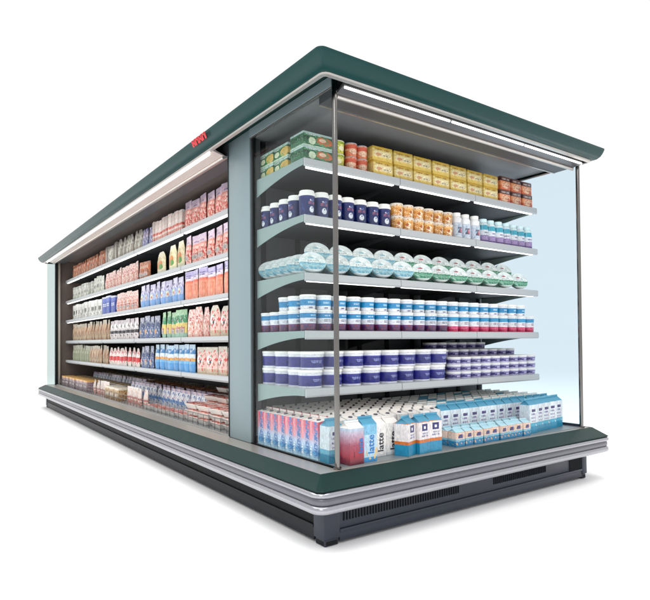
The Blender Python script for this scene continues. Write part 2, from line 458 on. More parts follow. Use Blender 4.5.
# shelves of the side run
SF = .240
ZR = [1.762, 1.474, 1.206, .921, .652]
YJ = [YP + .014, 2.24, 3.43, 4.62, 5.81, YE - .014]
for i, z in enumerate(ZS):
    z = ZR[i]
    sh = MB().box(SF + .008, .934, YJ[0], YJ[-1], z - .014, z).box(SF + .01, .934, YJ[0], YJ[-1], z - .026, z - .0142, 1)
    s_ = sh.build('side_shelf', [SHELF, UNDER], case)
    for a, b in zip(YJ[:-1], YJ[1:]):
        MB().prism([(SF - .002, z - .001), (SF + .0075, z + .002), (SF + .0075, z - .034), (SF + .004, z - .036), (SF - .004, z - .028)], 'y', a + .006, b - .006).build('price_rail', RAIL, s_)
        MB().box(SF + .012, SF + .03, a + .03, b - .03, z - .041, z - .0262).build('light_strip', STRIP if i < 3 else RAIL, s_)
        MB().prism(bracket_poly(SF + .04, .93, z - .0262, .012, .075), 'y', a + .001, a + .004).build('bracket', UNDER, s_)

# wire front of the side deck
wr = MB()
for z in (.352, .392):
    wr.cyl((.150, YP + .03, z), (.150, YE - .08, z), .0025, 6)
n = int((YE - YP - .1) / .09)
for i in range(n + 1):
    yy = YP + .03 + (YE - YP - .11) * i / n
    wr.cyl((.150, yy, ZD), (.150, yy, .392), .002, 6)
wr.build('deck_wire_front', CHROME, case)
# red maker's badge on the left fascia (slanting letter strokes, unreadable in the photograph)
bd = MB()
for k, (a, w_) in enumerate([(0, .052), (.062, .05), (.121, .052), (.182, .048)]):
    yy = 1.02 + a * .8
    def q(u, v): return (-.0862 + .62 * (2.060 - v), u, v)
    for (u0, u1, v0, v1) in [(yy, yy + .016, 2.045, 2.074), (yy + w_ - .016, yy + w_, 2.045, 2.074), (yy, yy + w_, 2.064 - .01 * (k % 2), 2.0735 - .01 * (k % 2))]:
        c = [q(u0, v0), q(u1, v0), q(u1 - .01, v1), q(u0 - .01, v1)]
        d = [(x - .004, y_, z_) for x, y_, z_ in c]
        bd.add(c + d, [(0, 1, 2, 3), (7, 6, 5, 4), (0, 4, 5, 1), (1, 5, 6, 2), (2, 6, 7, 3), (3, 7, 4, 0)])
bd.build('badge', RED, case)

# ------------------------------------------------------------------ goods
class Kind:
    """one kind of pack: parts as (name, mesh); copies share the meshes"""
    def __init__(s, name, parts, cat, dims): s.name, s.parts, s.cat, s.dims = name, parts, cat, dims
    def place(s, x, y, z, rz, label, group, tilt=0, scale=None):
        R = Matrix.Translation((x, y, z)) @ Matrix.Rotation(rz, 4, 'Z') @ Matrix.Rotation(tilt, 4, 'X')
        if scale: R = R @ Matrix.Diagonal((*scale, 1))
        if len(s.parts) == 1:
            o = bpy.data.objects.new(s.name, s.parts[0][1]); COL.objects.link(o); o.matrix_world = R
        else:
            o = bpy.data.objects.new(s.name, None); o.empty_display_size = .03; COL.objects.link(o); o.matrix_world = R
            for n_, me in s.parts:
                c = bpy.data.objects.new(n_, me); COL.objects.link(c); c.parent = o
        return tag(o, label, s.cat, group)

WHITE = plain('white_plastic', (236, 236, 232), .32, vary=.03, spec=.5)
CREAM = plain('cream_board', (228, 222, 210), .55, vary=.04)
FOIL = plain('foil_lid', (205, 208, 214), .25, metal=.4, vary=.04)

def k_box(name, mat, w, d, h, bevel=.002, cat='food box'):
    return Kind(name, [('carton', MB().box(-w / 2, w / 2, -d / 2, d / 2, 0, h).mesh(name, mat, bevel=bevel))], cat, (w, d, h))
def k_cup(name, mat, r, h, lidmat=WHITE, taper=.88, lid=.012, cat='tub', rim2=False):
    body = MB().lathe([(r * taper * .96, 0), (r * taper, .003), (r * .97, h - lid - .002), (r * .98, h - lid)], 20).mesh('cup_body', mat, smooth=40)
    pr = [(r * .98, h - lid + .0003), (r, h - lid + .001), (r, h - .003), (r * .94, h), (r * .8, h - .001)]
    if rim2:
        pr = [(r * .98, h - lid + .0003), (r * 1.02, h - lid + .001), (r * 1.02, h - lid * .55), (r * .93, h - lid * .5), (r * .93, h - .003), (r * .9, h), (r * .8, h - .001)]
    lm = MB().lathe(pr, 20).mesh('cup_lid', lidmat, smooth=40)
    return Kind(name, [('body', body), ('lid', lm)], cat, (2 * r, 2 * r, h))
def k_bottle(name, mat, r, h, cat='bottle', cap=WHITE):
    body = MB().lathe([(r * .9, 0), (r, .006), (r, h * .55), (r * .9, h * .66), (r * .94, h * .75), (r * .7, h * .86)], 18).mesh('bottle_body', mat, smooth=50)
    c = MB().lathe([(r * .72, h * .8605), (r * .74, h * .87), (r * .74, h * .99), (r * .66, h)], 18).mesh('bottle_cap', cap, smooth=40)
    return Kind(name, [('body', body), ('cap', c)], cat, (2 * r, 2 * r, h))
def gable_mesh(mat, w, d, h, g, topmat):
    """gable-top carton: body, sloping roof to a ridge and a flat sealed fin (ridge runs in x)"""
    b = MB()
    b.add([(-w/2, -d/2, 0), (w/2, -d/2, 0), (w/2, d/2, 0), (-w/2, d/2, 0), (-w/2, -d/2, h), (w/2, -d/2, h), (w/2, d/2, h), (-w/2, d/2, h)],
          [(0, 3, 2, 1), (0, 1, 5, 4), (1, 2, 6, 5), (2, 3, 7, 6), (3, 0, 4, 7)], 0)
    zr = h + g * .72; zt = h + g
    i = .30 * w
    b.add([(-w/2, -d/2, h), (w/2, -d/2, h), (w/2, d/2, h), (-w/2, d/2, h), (-w/2, 0, zr), (w/2, 0, zr), (-w/2 + i, 0, zr), (w/2 - i, 0, zr)],
          [(0, 1, 5, 4), (2, 3, 4, 5)], 1)
    b.add([(-w/2, -d/2, h), (-w/2, d/2, h), (-w/2 + i * .6, 0, zr - .003), (w/2, -d/2, h), (w/2, d/2, h), (w/2 - i * .6, 0, zr - .003), (-w/2, 0, zr), (w/2, 0, zr)],
          [(0, 2, 1), (3, 4, 5), (0, 6, 2), (1, 2, 6), (3, 5, 7), (4, 7, 5)], 1)
    b.box(-w/2 + .001, w/2 - .001, -.0025, .0025, zr - .001, zt, 1)
    return b.mesh('gable_carton', [mat, topmat], bevel=.0012, segs=1)
def k_gable(name, mat, w, d, h, g, topmat, extra=None):
    return Kind(name, [('carton', gable_mesh(mat, w, d, h, g, topmat))] + (extra or []), 'milk carton', (w, d, h + g))
def k_brick(name, mat, w, d, h, topmat, dot):
    """brick carton with slightly sloped top, a fin along it and a round pull tab"""
    b = MB()
    b.add([(-w/2, -d/2, 0), (w/2, -d/2, 0), (w/2, d/2, 0), (-w/2, d/2, 0), (-w/2, -d/2, h - .012), (w/2, -d/2, h - .012), (w/2, d/2, h), (-w/2, d/2, h)],
          [(0, 3, 2, 1), (0, 1, 5, 4), (1, 2, 6, 5), (2, 3, 7, 6), (3, 0, 4, 7)], 0)
    b.add([(-w/2, -d/2, h - .012), (w/2, -d/2, h - .012), (w/2, d/2, h), (-w/2, d/2, h)], [(0, 1, 2, 3)], 1)
    b.box(-w/2 + .002, w/2 - .002, d * .30, d * .30 + .003, h - .003, h + .010, 1)
    me = b.mesh('brick_carton', [mat, topmat], bevel=.0015, segs=1)
    t = MB().lathe([(.011, h - .010), (.011, h - .003), (.008, h - .001)], 10, cy=-d * .08).mesh('pull_tab', dot)
    return Kind(name, [('carton', me), ('pull_tab', t)], 'milk carton', (w, d, h))
def k_pouch(name, mat, w, h, d, top='flat', label=None):
    """filled film bag: bulging lower part, crimped flat seal above; stands on a gusset"""
    nx, nz = 8, 10
    b = MB(); vs = []
    def prof(t): return (math.sin(PI * min(1, (t * .86 + .22))) ** .7 if t < .86 else .06)
    for side in (-1, 1):
        for j in range(nz + 1):
            t = j / nz
            for i in range(nx + 1):
                u = i / nx * 2 - 1
                ww = w / 2 * (1 - .015 * math.sin(PI * t))
                if top == 'round': ww *= (1 if t < .55 else math.sqrt(max(.08, 1 - ((t - .55) / .5) ** 2)))
                if top == 'neck' and t > .7: ww *= 1 - .35 * (t - .7) / .3
                bul = max(.06, prof(t) * (1 - abs(u) ** 2.6))
                wr_ = .0022 * math.sin(9 * u + 5 * t + side) * math.sin(7 * t + 3 * u)
                vs.append((u * ww, side * (d / 2 * bul + wr_ * (1 if t < .86 else .5)), h * t))
    o = (nx + 1) * (nz + 1)
    fs = []
    for j in range(nz):
        for i in range(nx):
            a = j * (nx + 1) + i
            fs.append((a, a + 1, a + nx + 2, a + nx + 1)); fs.append((o + a, o + a + nx + 1, o + a + nx + 2, o + a + 1))
    edge = [i for i in range(nx + 1)] + [j * (nx + 1) + nx for j in range(1, nz + 1)] + [nz * (nx + 1) + i for i in range(nx - 1, -1, -1)] + [j * (nx + 1) for j in range(nz - 1, 0, -1)]
    for a, c in zip(edge, edge[1:] + edge[:1]): fs.append((a, o + a, o + c, c))
    b.add(vs, fs)
    parts = [('bag', b.mesh('pouch', mat, smooth=60))]
    if label:
        lw, z0, z1 = w * .30, h * .16, h * .38
        l = MB(); vs = []
        for j in range(4):
            t = (z0 + (z1 - z0) * j / 3) / h
            for i in range(5):
                u = (i / 4 * 2 - 1) * .6
                vs.append((u * w / 2, -(d / 2 * max(.06, prof(t) * (1 - abs(u) ** 2.6)) + .0035), h * t))
        fs = [(j * 5 + i, j * 5 + i + 1, j * 5 + i + 6, j * 5 + i + 5) for j in range(3) for i in range(4)]
        vs2 = [(x, y_ + .0022, z_) for x, y_, z_ in vs]
        n0 = len(vs); rimv = [0, 1, 2, 3, 4, 9, 14, 19, 18, 17, 16, 15, 10, 5]
        fs2 = fs + [tuple(n0 + q for q in reversed(f)) for f in fs] + [(a, c, n0 + c, n0 + a) for a, c in zip(rimv, rimv[1:] + rimv[:1])]
        parts.append(('label', l.add(vs + vs2, fs2).mesh('pouch_label', label, smooth=40)))
    return Kind(name, parts, 'food pouch', (w, d, h))
def k_tray(name, mat, w, d, h, film):
    """shallow tray of food with a domed film top and raised rim (lies flat)"""
    t = MB().add([(-w*.42, -d*.4, 0), (w*.42, -d*.4, 0), (w*.42, d*.4, 0), (-w*.42, d*.4, 0), (-w/2, -d/2, h*.7), (w/2, -d/2, h*.7), (w/2, d/2, h*.7), (-w/2, d/2, h*.7)],
                 [(0, 3, 2, 1), (0, 1, 5, 4), (1, 2, 6, 5), (2, 3, 7, 6), (3, 0, 4, 7), (4, 5, 6, 7)]).box(-w/2 - .003, w/2 + .003, -d/2 - .003, d/2 + .003, h*.7 + .0003, h*.78)
    m1 = t.mesh('tray_shell', mat, bevel=.002, segs=1)
    f = MB(); nx = 6; vs = []
    for j in range(nx + 1):
        for i in range(nx + 1):
            u, v = i / nx * 2 - 1, j / nx * 2 - 1
            vs.append((u * w * .47, v * d * .47, h * .785 + h * .215 * (1 - u ** 4) * (1 - v ** 4)))
    fs = [(j * (nx + 1) + i, j * (nx + 1) + i + 1, (j + 1) * (nx + 1) + i + 1, (j + 1) * (nx + 1) + i) for j in range(nx) for i in range(nx)]
    n0 = len(vs); vs2 = [(x, y_, h * .782) for x, y_, z_ in vs]
    edge = [i for i in range(nx + 1)] + [j * (nx + 1) + nx for j in range(1, nx + 1)] + [nx * (nx + 1) + i for i in range(nx - 1, -1, -1)] + [j * (nx + 1) for j in range(nx - 1, 0, -1)]
    m2 = f.add(vs + vs2, fs + [tuple(n0 + q for q in reversed(f_)) for f_ in fs] + [(a, n0 + a, n0 + c, c) for a, c in zip(edge, edge[1:] + edge[:1])]).mesh('tray_food', film, smooth=50)
    return Kind(name, [('shell', m1), ('food', m2)], 'food tray', (w, d, h))

# ---- printed materials
g_green = printed('green_box_print', [(0, (206, 226, 196)), (.1, (22, 112, 62)), (.62, (14, 84, 52)), (.8, (196, 222, 214))],
                  [('blob', .78, .42, .3, .34, (222, 186, 96)), ('text', .08, .55, .66, .78, (240, 244, 236), 30, 2), ('fleck', .05, .95, (90, 170, 90), 12, 9, .62), ('blob', .25, .4, .16, .2, (226, 232, 196))])
g_greeno = printed('green_orange_print', [(0, (186, 210, 190)), (.1, (16, 88, 52)), (.45, (12, 60, 42)), (.7, (18, 92, 60)), (.84, (190, 214, 208))],
                   [('blob', .72, .5, .3, .3, (206, 108, 62)), ('text', .08, .6, .74, .84, (230, 240, 236), 30, 2), ('fleck', .05, .8, (80, 150, 96), 11, 11, .56), ('blob', .3, .4, .12, .26, (206, 222, 190)), ('blob', .66, .56, .12, .14, (236, 200, 170))])
g_lime = printed('lime_print', [(0, (208, 200, 70)), (.5, (226, 220, 120)), (.8, (160, 176, 50))], [('fleck', 0, 1, (118, 150, 40), 6, 10, .56), ('blob', .5, .45, .25, .2, (236, 232, 190))])
g_salm = printed('salmon_print', [(0, (226, 132, 96)), (.45, (236, 178, 140)), (.6, (214, 96, 70)), (.9, (232, 150, 120))], [('blob', .5, .4, .32, .24, (240, 206, 176)), ('fleck', 0, 1, (190, 66, 52), 8, 10, .6)])
g_yel = printed('yellow_box_print', [(0, (222, 190, 92)), (.22, (230, 208, 132)), (.84, (216, 180, 76))],
                [('rect', .08, .92, .3, .68, (244, 232, 186)), ('text', .12, .88, .72, .84, (150, 96, 40), 26, 2), ('blob', .3, .45, .14, .12, (214, 160, 120)), ('fleck', .3, .66, (206, 176, 120), 14, 14, .6), ('text', .5, .9, .34, .44, (90, 84, 100), 30, 2)])
g_rust = printed('rust_box_print', [(0, (214, 110, 66)), (.3, (232, 150, 104)), (.66, (74, 40, 40)), (.9, (120, 84, 80))],
                 [('blob', .5, .34, .36, .26, (240, 196, 160)), ('text', .14, .86, .72, .86, (232, 214, 206), 24, 2), ('fleck', .1, .6, (190, 74, 50), 9, 9, .6)])
g_navy = printed('navy_tub_print', [(0, (40, 58, 120)), (.08, (20, 34, 96)), (.9, (34, 48, 110))],
                 [('blob', .5, .32, .17, .15, (226, 232, 240)), ('text', .26, .74, .56, .7, (200, 110, 120), 20, 1), ('rect', .36, .64, .74, .82, (210, 206, 220)), ('fleck', 0, .9, (44, 70, 140), 6, 6, .62)])
g_orng = printed('orange_cup_print', [(0, (226, 214, 200)), (.14, (222, 156, 66)), (.7, (232, 182, 104)), (.86, (236, 222, 200))],
                 [('blob', .5, .42, .2, .26, (250, 236, 206)), ('fleck', 0, 1, (200, 120, 50), 10, 10, .56), ('fleck', 0, 1, (244, 226, 196), 12, 12, .6), ('blob', .4, .5, .12, .12, (176, 92, 40))])
g_btlg = printed('grey_bottle_print', [(0, (214, 220, 228)), (.12, (196, 206, 220)), (.7, (238, 240, 242))], [('rect', .3, .7, .22, .5, (84, 84, 104)), ('blob', .62, .36, .12, .1, (206, 96, 110)), ('fleck', .1, .6, (150, 180, 206), 7, 7, .6)])
g_btlt = printed('teal_bottle_print', [(0, (104, 70, 140)), (.1, (160, 140, 186)), (.34, (226, 232, 240)), (.6, (64, 166, 190)), (.84, (216, 236, 240))],
                 [('text', .25, .75, .4, .5, (110, 110, 140), 22, 2), ('fleck', .1, .4, (130, 100, 160), 8, 8, .6)], rough=.3)
g_cup4 = printed('blue_purple_cup_print', [(0, (66, 32, 84)), (.26, (92, 44, 110)), (.38, (226, 230, 238)), (.66, (34, 134, 190)), (.9, (236, 240, 244))],
                 [('text', .28, .72, .45, .6, (90, 90, 120), 24, 2), ('fleck', .02, .36, (120, 40, 70), 8, 8, .56), ('text', .3, .7, .72, .82, (190, 220, 240), 20, 2)])
g_cup4r = printed('blue_pink_cup_print', [(0, (196, 40, 92)), (.18, (216, 84, 128)), (.34, (232, 232, 238)), (.66, (40, 146, 196)), (.9, (236, 240, 244))],
                  [('text', .28, .72, .42, .6, (120, 96, 120), 24, 2), ('fleck', .02, .3, (170, 26, 70), 8, 8, .56)])
g_cup4u = printed('blue_white_cup_print', [(0, (230, 234, 240)), (.3, (38, 140, 194)), (.78, (236, 240, 244))], [('text', .3, .7, .46, .62, (200, 226, 240), 20, 2), ('rect', .38, .62, .08, .2, (120, 120, 150))])
g_tub5 = printed('white_navy_tub_print', [(0, (224, 226, 238)), (.14, (38, 40, 128)), (.74, (58, 60, 150)), (.82, (230, 232, 240))], [('text', .25, .75, .4, .6, (150, 160, 216), 16, 2), ('fleck', .14, .74, (30, 28, 104), 6, 6, .6)])
g_pot5 = printed('lilac_pot_print', [(0, (190, 186, 218)), (.24, (54, 50, 112)), (.72, (176, 170, 210)), (.85, (226, 226, 238))], [('fleck', .2, .8, (120, 112, 176), 9, 9, .55), ('rect', .35, .65, .36, .58, (190, 186, 224))])
def lidmat(name, ring, c1, c2, c3):
    """round lid face (disc lies in xz): pale rim, coloured lower half and small picture"""
    return printed(name, [(0, ring), (.12, c1), (.24, c2), (.36, c1), (.46, (232, 240, 238)), (.62, (226, 236, 236)), (.88, ring)],
                   [('blob', .42, .70, .13, .05, c3), ('fleck', .1, .9, (200, 220, 218), 10, 10, .6), ('fleck', .1, .5, c2, 14, 10, .55), ('text', .28, .72, .5, .58, (140, 150, 160), 22, 2)])
g_lidb = lidmat('turquoise_lid_print', (230, 240, 242), (110, 176, 200), (160, 206, 218), (150, 196, 206))
g_lidg = lidmat('green_lid_print', (232, 242, 238), (52, 134, 102), (112, 176, 146), (176, 96, 106))
g_milk = printed('red_blue_carton_print', [(0, (196, 226, 240)), (.16, (60, 150, 206)), (.34, (190, 210, 236)), (.55, (206, 150, 180)), (.78, (214, 76, 104)), (.97, (226, 96, 112))],
                 [('text', .55, .95, .05, .92, (44, 110, 180), 3, 16), ('rect', .0, .32, .45, 1, (236, 150, 160)), ('text', .05, .3, .06, .3, (240, 246, 250), 6, 14)], smooth=True)
g_red1 = printed('red_gradient_carton_print', [(0, (80, 20, 40)), (.2, (160, 34, 56)), (.45, (160, 80, 100)), (.7, (190, 170, 190)), (.86, (176, 206, 222)), (1, (120, 196, 222))],
                 [('fleck', 0, .5, (110, 16, 44), 5, 5, .62)], smooth=True)
g_blue1 = printed('blue_carton_print', [(0, (60, 150, 206)), (.1, (186, 216, 234)), (.6, (130, 190, 222)), (.82, (90, 176, 216)), (.95, (56, 156, 206))], [('fleck', .05, .3, (240, 200, 130), 6, 6, .6), ('rect', .02, .98, .86, 1, (46, 150, 204))])
g_white1 = printed('white_carton_print', [(0, (214, 216, 218)), (.06, (236, 234, 230)), (.9, (240, 238, 234))], [('fleck', .05, .95, (214, 216, 220), 6, 6, .62)])
g_orc = printed('orange_blue_carton_print', [(0, (40, 140, 180)), (.28, (206, 116, 56)), (.36, (232, 226, 226)), (.80, (222, 128, 60)), (.88, (96, 180, 214))],
                [('rect', .24, .76, .58, .76, (52, 50, 110)), ('rect', .42, .6, .63, .7, (230, 236, 244)), ('text', .2, .8, .4, .54, (110, 116, 160), 20, 8)])
g_tall = printed('teal_white_carton_print', [(0, (30, 140, 178)), (.2, (70, 170, 200)), (.3, (216, 228, 236)), (.86, (66, 168, 190)), (.95, (150, 210, 220))],
                 [('rect', .26, .74, .62, .7, (66, 56, 112)), ('text', .2, .8, .5, .58, (110, 96, 150), 18, 3), ('text', .2, .8, .4, .47, (120, 104, 156), 18, 3), ('text', .25, .75, .31, .37, (140, 124, 170), 18, 3), ('fleck', .2, .86, (236, 226, 232), 6, 6, .62)])
g_small = printed('small_carton_print', [(0, (34, 126, 172)), (.3, (120, 190, 214)), (.4, (226, 206, 196)), (.74, (222, 150, 100)), (.84, (206, 226, 232))],
                  [('rect', .25, .75, .46, .66, (74, 70, 120)), ('fleck', .1, .8, (226, 170, 120), 8, 8, .6)])
top_white = plain('carton_top_white', (236, 230, 224), .5, vary=.05, scale=60)
top_blue = plain('carton_top_blue', (74, 146, 176), .45, vary=.15, scale=50)
top_pink = plain('carton_top_pink', (226, 150, 160), .5, vary=.1, scale=50)
tab_dark = plain('pull_tab_dark', (84, 84, 96), .5)
INK = plain('carton_ink', (38, 42, 58), .5)
INKB = plain('carton_ink_blue', (40, 120, 190), .5)

# ---- kinds of goods on the end bay
K = {}
K['green'] = k_box('dessert_box', g_green, .150, .125, .072)
K['greeno'] = k_box('dessert_box', g_greeno, .178, .125, .072)
K['lime'] = k_cup('small_dessert_pot', g_lime, .040, .070, CREAM, lid=.006)
K['salm'] = k_cup('small_dessert_pot', g_salm, .036, .072, FOIL, lid=.006)
K['yel'] = k_box('dessert_box', g_yel, .140, .12, .078)
K['rust'] = k_box('dessert_box', g_rust, .105, .10, .086)
K['navy'] = k_cup('spread_tub', g_navy, .0415, .130, WHITE, lid=.028, rim2=True, taper=.93)
K['orange'] = k_cup('fruit_yogurt_cup', g_orng, .040, .073, CREAM, lid=.008)
K['btlg'] = k_bottle('drink_bottle', g_btlg, .037, .158)
K['btlt'] = k_bottle('drink_bottle', g_btlt, .037, .150, cap=plain('cap_pale', (206, 232, 238), .35))
K['cup4'] = k_cup('yogurt_cup', g_cup4, .044, .108, WHITE, lid=.008)
K['cup4r'] = k_cup('yogurt_cup', g_cup4r, .044, .108, WHITE, lid=.008)
K['cup4u'] = k_cup('yogurt_cup', g_cup4u, .043, .074, WHITE, lid=.010)
K['tub5'] = k_cup('spread_tub', g_tub5, .064, .092, WHITE, lid=.014, taper=.95)
K['pot5'] = k_cup('dessert_pot', g_pot5, .047, .044, WHITE, lid=.008, taper=.9)
def k_disc(name, face, r, t):
    """flat round cheese tub standing on its edge: face towards -y, origin where it touches the shelf"""
    n = 24
    def ring(rr, y): return [(1.36 * rr * math.cos(2 * PI * k / n), y, r + rr * math.sin(2 * PI * k / n)) for k in range(n)]
    def tube(rings):
        b = MB(); vs = [v for q in rings for v in q]
        fs = [(j * n + k, j * n + (k + 1) % n, (j + 1) * n + (k + 1) % n, (j + 1) * n + k) for j in range(len(rings) - 1) for k in range(n)]
        fs += [tuple(range(n)), tuple((len(rings) - 1) * n + k for k in range(n))]
        return b.add(vs, fs)
    body = tube([ring(r * .94, -t / 2 + .012), ring(r * .86, t / 2), ]).mesh('disc_tub', plain('clear_plastic_tub', (150, 166, 164), .2, spec=.6, vary=.08), smooth=40)
    lid = tube([ring(r * .90, -t / 2), ring(r * .97, -t / 2 - .002), ring(r, -t / 2 + .003), ring(r, -t / 2 + .0118)]).mesh('disc_lid', face, smooth=40)
    return Kind(name, [('tub', body), ('lid', lid)], 'cheese tub', (2 * r, t, 2 * r))
K['discb'] = k_disc('round_cheese_tub', g_lidb, .055, .034)
K['discg'] = k_disc('round_cheese_tub', g_lidg, .055, .034)

SHN = ['top', 'second', 'third', 'fourth', 'lowest']
def run(keys_x, y, z, desc, where, group, jit=.004, rz=0, start=1):
    """a row of one kind along x; keys_x: list of (kind, x)"""
    for i, (k, x) in enumerate(keys_x):
        kr = .6 if len(K[k].parts) > 1 else .035
        K[k].place(x, y + random.uniform(-jit, jit), z, rz + random.uniform(-kr, kr * .6),
                   '%s, %s %s' % (desc, ORD[i + start], where), group)
def lin_x(k, x0, x1, n): return [(k, x0 + (x1 - x0) * (i + .5) / n) for i in range(n)]

z = ZS[0]
for lay in (0, 1):
    L = ('lower', 'upper')[lay]
    zz = z + lay * .0725
    for i, yy in enumerate((.775, .622)):
        K['green'].place(.232, yy, zz, -PI / 2, 'green and cream dessert box, %s back at left end of top shelf, %s layer' % (('furthest', 'next')[i], L), 'green dessert boxes on the top shelf')
    K['greeno'].place(.239, .430, zz, 0, 'green dessert box with orange picture, front left corner of top shelf, %s layer' % L, 'green dessert boxes on the top shelf')
    run(lin_x('lime', .338, .432, 1), .405, z + lay * .0705, 'lime dessert pot beside green boxes on top shelf, %s layer' % L, 'from left', 'lime pots on the top shelf')
    run(lin_x('salm', .436, .585, 2), .402, z + lay * .0725, 'salmon dessert pot between lime pots and yellow boxes, %s layer' % L, 'from left', 'salmon pots on the top shelf')
    run(lin_x('yel', .592, 1.672, 7), .420, z + lay * .0785, 'yellow dessert box on top shelf, %s layer' % L, 'from the salmon pots', 'yellow dessert boxes on the top shelf', jit=.003)
    run(lin_x('rust', 1.690, 2.045, 3), .412, z + lay * .0865, 'rust brown box on top shelf, %s layer' % L, 'from the yellow boxes', 'rust coloured boxes on the top shelf', jit=.003)
z = ZS[1]
for i, yy in enumerate((.800, .705, .610, .515)):
    K['navy'].place(.196, yy, z, -PI / 2 + .1, 'navy tub with white lid at left end of second shelf, %s from back' % ORD[i + 1], 'navy tubs on the second shelf')
run(lin_x('navy', .145, .745, 7), .398, z, 'navy tub with white lid along front of second shelf', 'from left', 'navy tubs on the second shelf')
run(lin_x('navy', .25, .75, 6), .505, z, 'navy tub with white lid in second row of second shelf', 'from left', 'navy tubs on the second shelf')
for lay in (0, 1):
    run(lin_x('orange', .752, 1.245, 6), .392, z + lay * .0735, 'orange and white fruit yogurt cup on second shelf, %s layer' % ('lower', 'upper')[lay], 'from left', 'orange yogurt cups on the second shelf', jit=.002)
run(lin_x('btlg', 1.25, 1.50, 3), .392, z, 'white and grey drink bottle on second shelf', 'from the orange cups', 'grey drink bottles on the second shelf')
run(lin_x('btlt', 1.505, 2.05, 7), .392, z, 'teal white and purple drink bottle on second shelf', 'from the grey bottles', 'teal drink bottles on the second shelf')
z = ZS[2]
T = -.34
def disc(k, x, y, z, rz, label, grp): K[k].place(x, y, z, rz + random.uniform(-.04, .04), label, grp, tilt=T)
for i, yy in enumerate((.79, .715, .64, .565, .49)):
    disc('discb', .206, yy, z + .008, -.6, 'pale round cheese tub at left end of third shelf, %s from back' % ORD[i + 1], 'round cheese tubs on the third shelf')
fx = [.222 + .1555 * i for i in range(12)]
for i, x in enumerate(fx):
    k = 'discb' if i < 5 else 'discg'
    disc(k, x, .392, z + .008, -.12, '%s lidded cheese tub in front row of third shelf, %s from left' % (('turquoise', 'green')[i >= 5], ORD[i + 1]), 'round cheese tubs on the third shelf')
for i in range(11):
    x = .30 + .1555 * i
    k = 'discb' if i < 4 else 'discg'
    disc(k, x, .462, z + .074, -.12, '%s lidded cheese tub in upper row of third shelf, %s from left' % (('turquoise', 'green')[i >= 4], ORD[i + 1]), 'round cheese tubs on the third shelf')
    disc(k, x, .470 + .05, z + .008, -.12, '%s lidded cheese tub under the upper row of third shelf, %s from left' % (('turquoise', 'green')[i >= 4], ORD[i + 1]), 'round cheese tubs on the third shelf')
z = ZS[3]
for i, yy in enumerate((.795, .70, .605, .51)):
    K['cup4'].place(.190, yy, z, 0, 'purple bottomed yogurt cup at left end of fourth shelf, %s from back' % ORD[i + 1], 'yogurt cups on the fourth shelf')
    if i > 1: K['cup4u'].place(.190, yy, z + .1085, 0, 'blue banded cup stacked at left end of fourth shelf, %s from back' % ORD[i + 1], 'yogurt cups on the fourth shelf')
n4 = 20
for i in range(n4):
    x = .19 + (2.018 - .19) * i / (n4 - 1)
    k = 'cup4' if i < 11 else 'cup4r'
    K[k].place(x, .396, z, random.uniform(-.3, .3), '%s bottomed yogurt cup in lower front row of fourth shelf, %s from left' % (('purple', 'pink')[i >= 11], ORD[i + 1]), 'yogurt cups on the fourth shelf')
    if i < 19: K['cup4u'].place(x, .398, z + .1085, random.uniform(-.3, .3), 'blue banded cup stacked in upper front row of fourth shelf, %s from left' % ORD[i + 1], 'yogurt cups on the fourth shelf')
z = ZS[4]
for lay in (0, 1):
    L = ('lower', 'upper')[lay]
    for i, yy in enumerate((.78, .645, .51)):
        K['tub5'].place(.212, yy, z + lay * .0925, 0, 'navy banded tub at left end of lowest shelf, %s from back, %s layer' % (ORD[i + 1], L), 'navy banded tubs on the lowest shelf')
    n5 = 8
    for i in range(n5):
        x = .212 + .1295 * i
        K['tub5'].place(x + (.012 if lay else 0), .418 + random.uniform(-.003, .003), z + lay * .0925, random.uniform(-.3, .3), 'navy banded tub in front row of lowest shelf, %s from left, %s layer' % (ORD[i + 1], L), 'navy banded tubs on the lowest shelf')
        if lay and i > 0: K['tub5'].place(x, .56, z, 0, 'navy banded tub behind front row of lowest shelf, %s from left' % ORD[i + 1], 'navy banded tubs on the lowest shelf')
cols = [3, 3, 3, 3, 3, 3, 3, 3]
for c in range(9):
    x = 1.262 + c * .0955
    for lay in range(3):
        K['pot5'].place(x + random.uniform(-.002, .002), .40, z + lay * .0445, 0, 'small lilac pot, lowest shelf, front row, %s from left, %s up' % (ORD[c + 1], ORD[lay + 1]), 'small lilac pots on the lowest shelf')
    for row, nh in ((1, 4 if c < 8 else 3), (2, 5 if c < 6 else 4)):
        for lay in range(nh):
            if c == 8 and row == 2: continue
            K['pot5'].place(x + random.uniform(-.002, .002), .40 + .098 * row, z + lay * .0445, 0, 'small lilac pot, lowest shelf, %s row, %s from left, %s up' % (('middle', 'rear')[row - 1], ORD[c + 1], ORD[lay + 1]), 'small lilac pots on the lowest shelf')

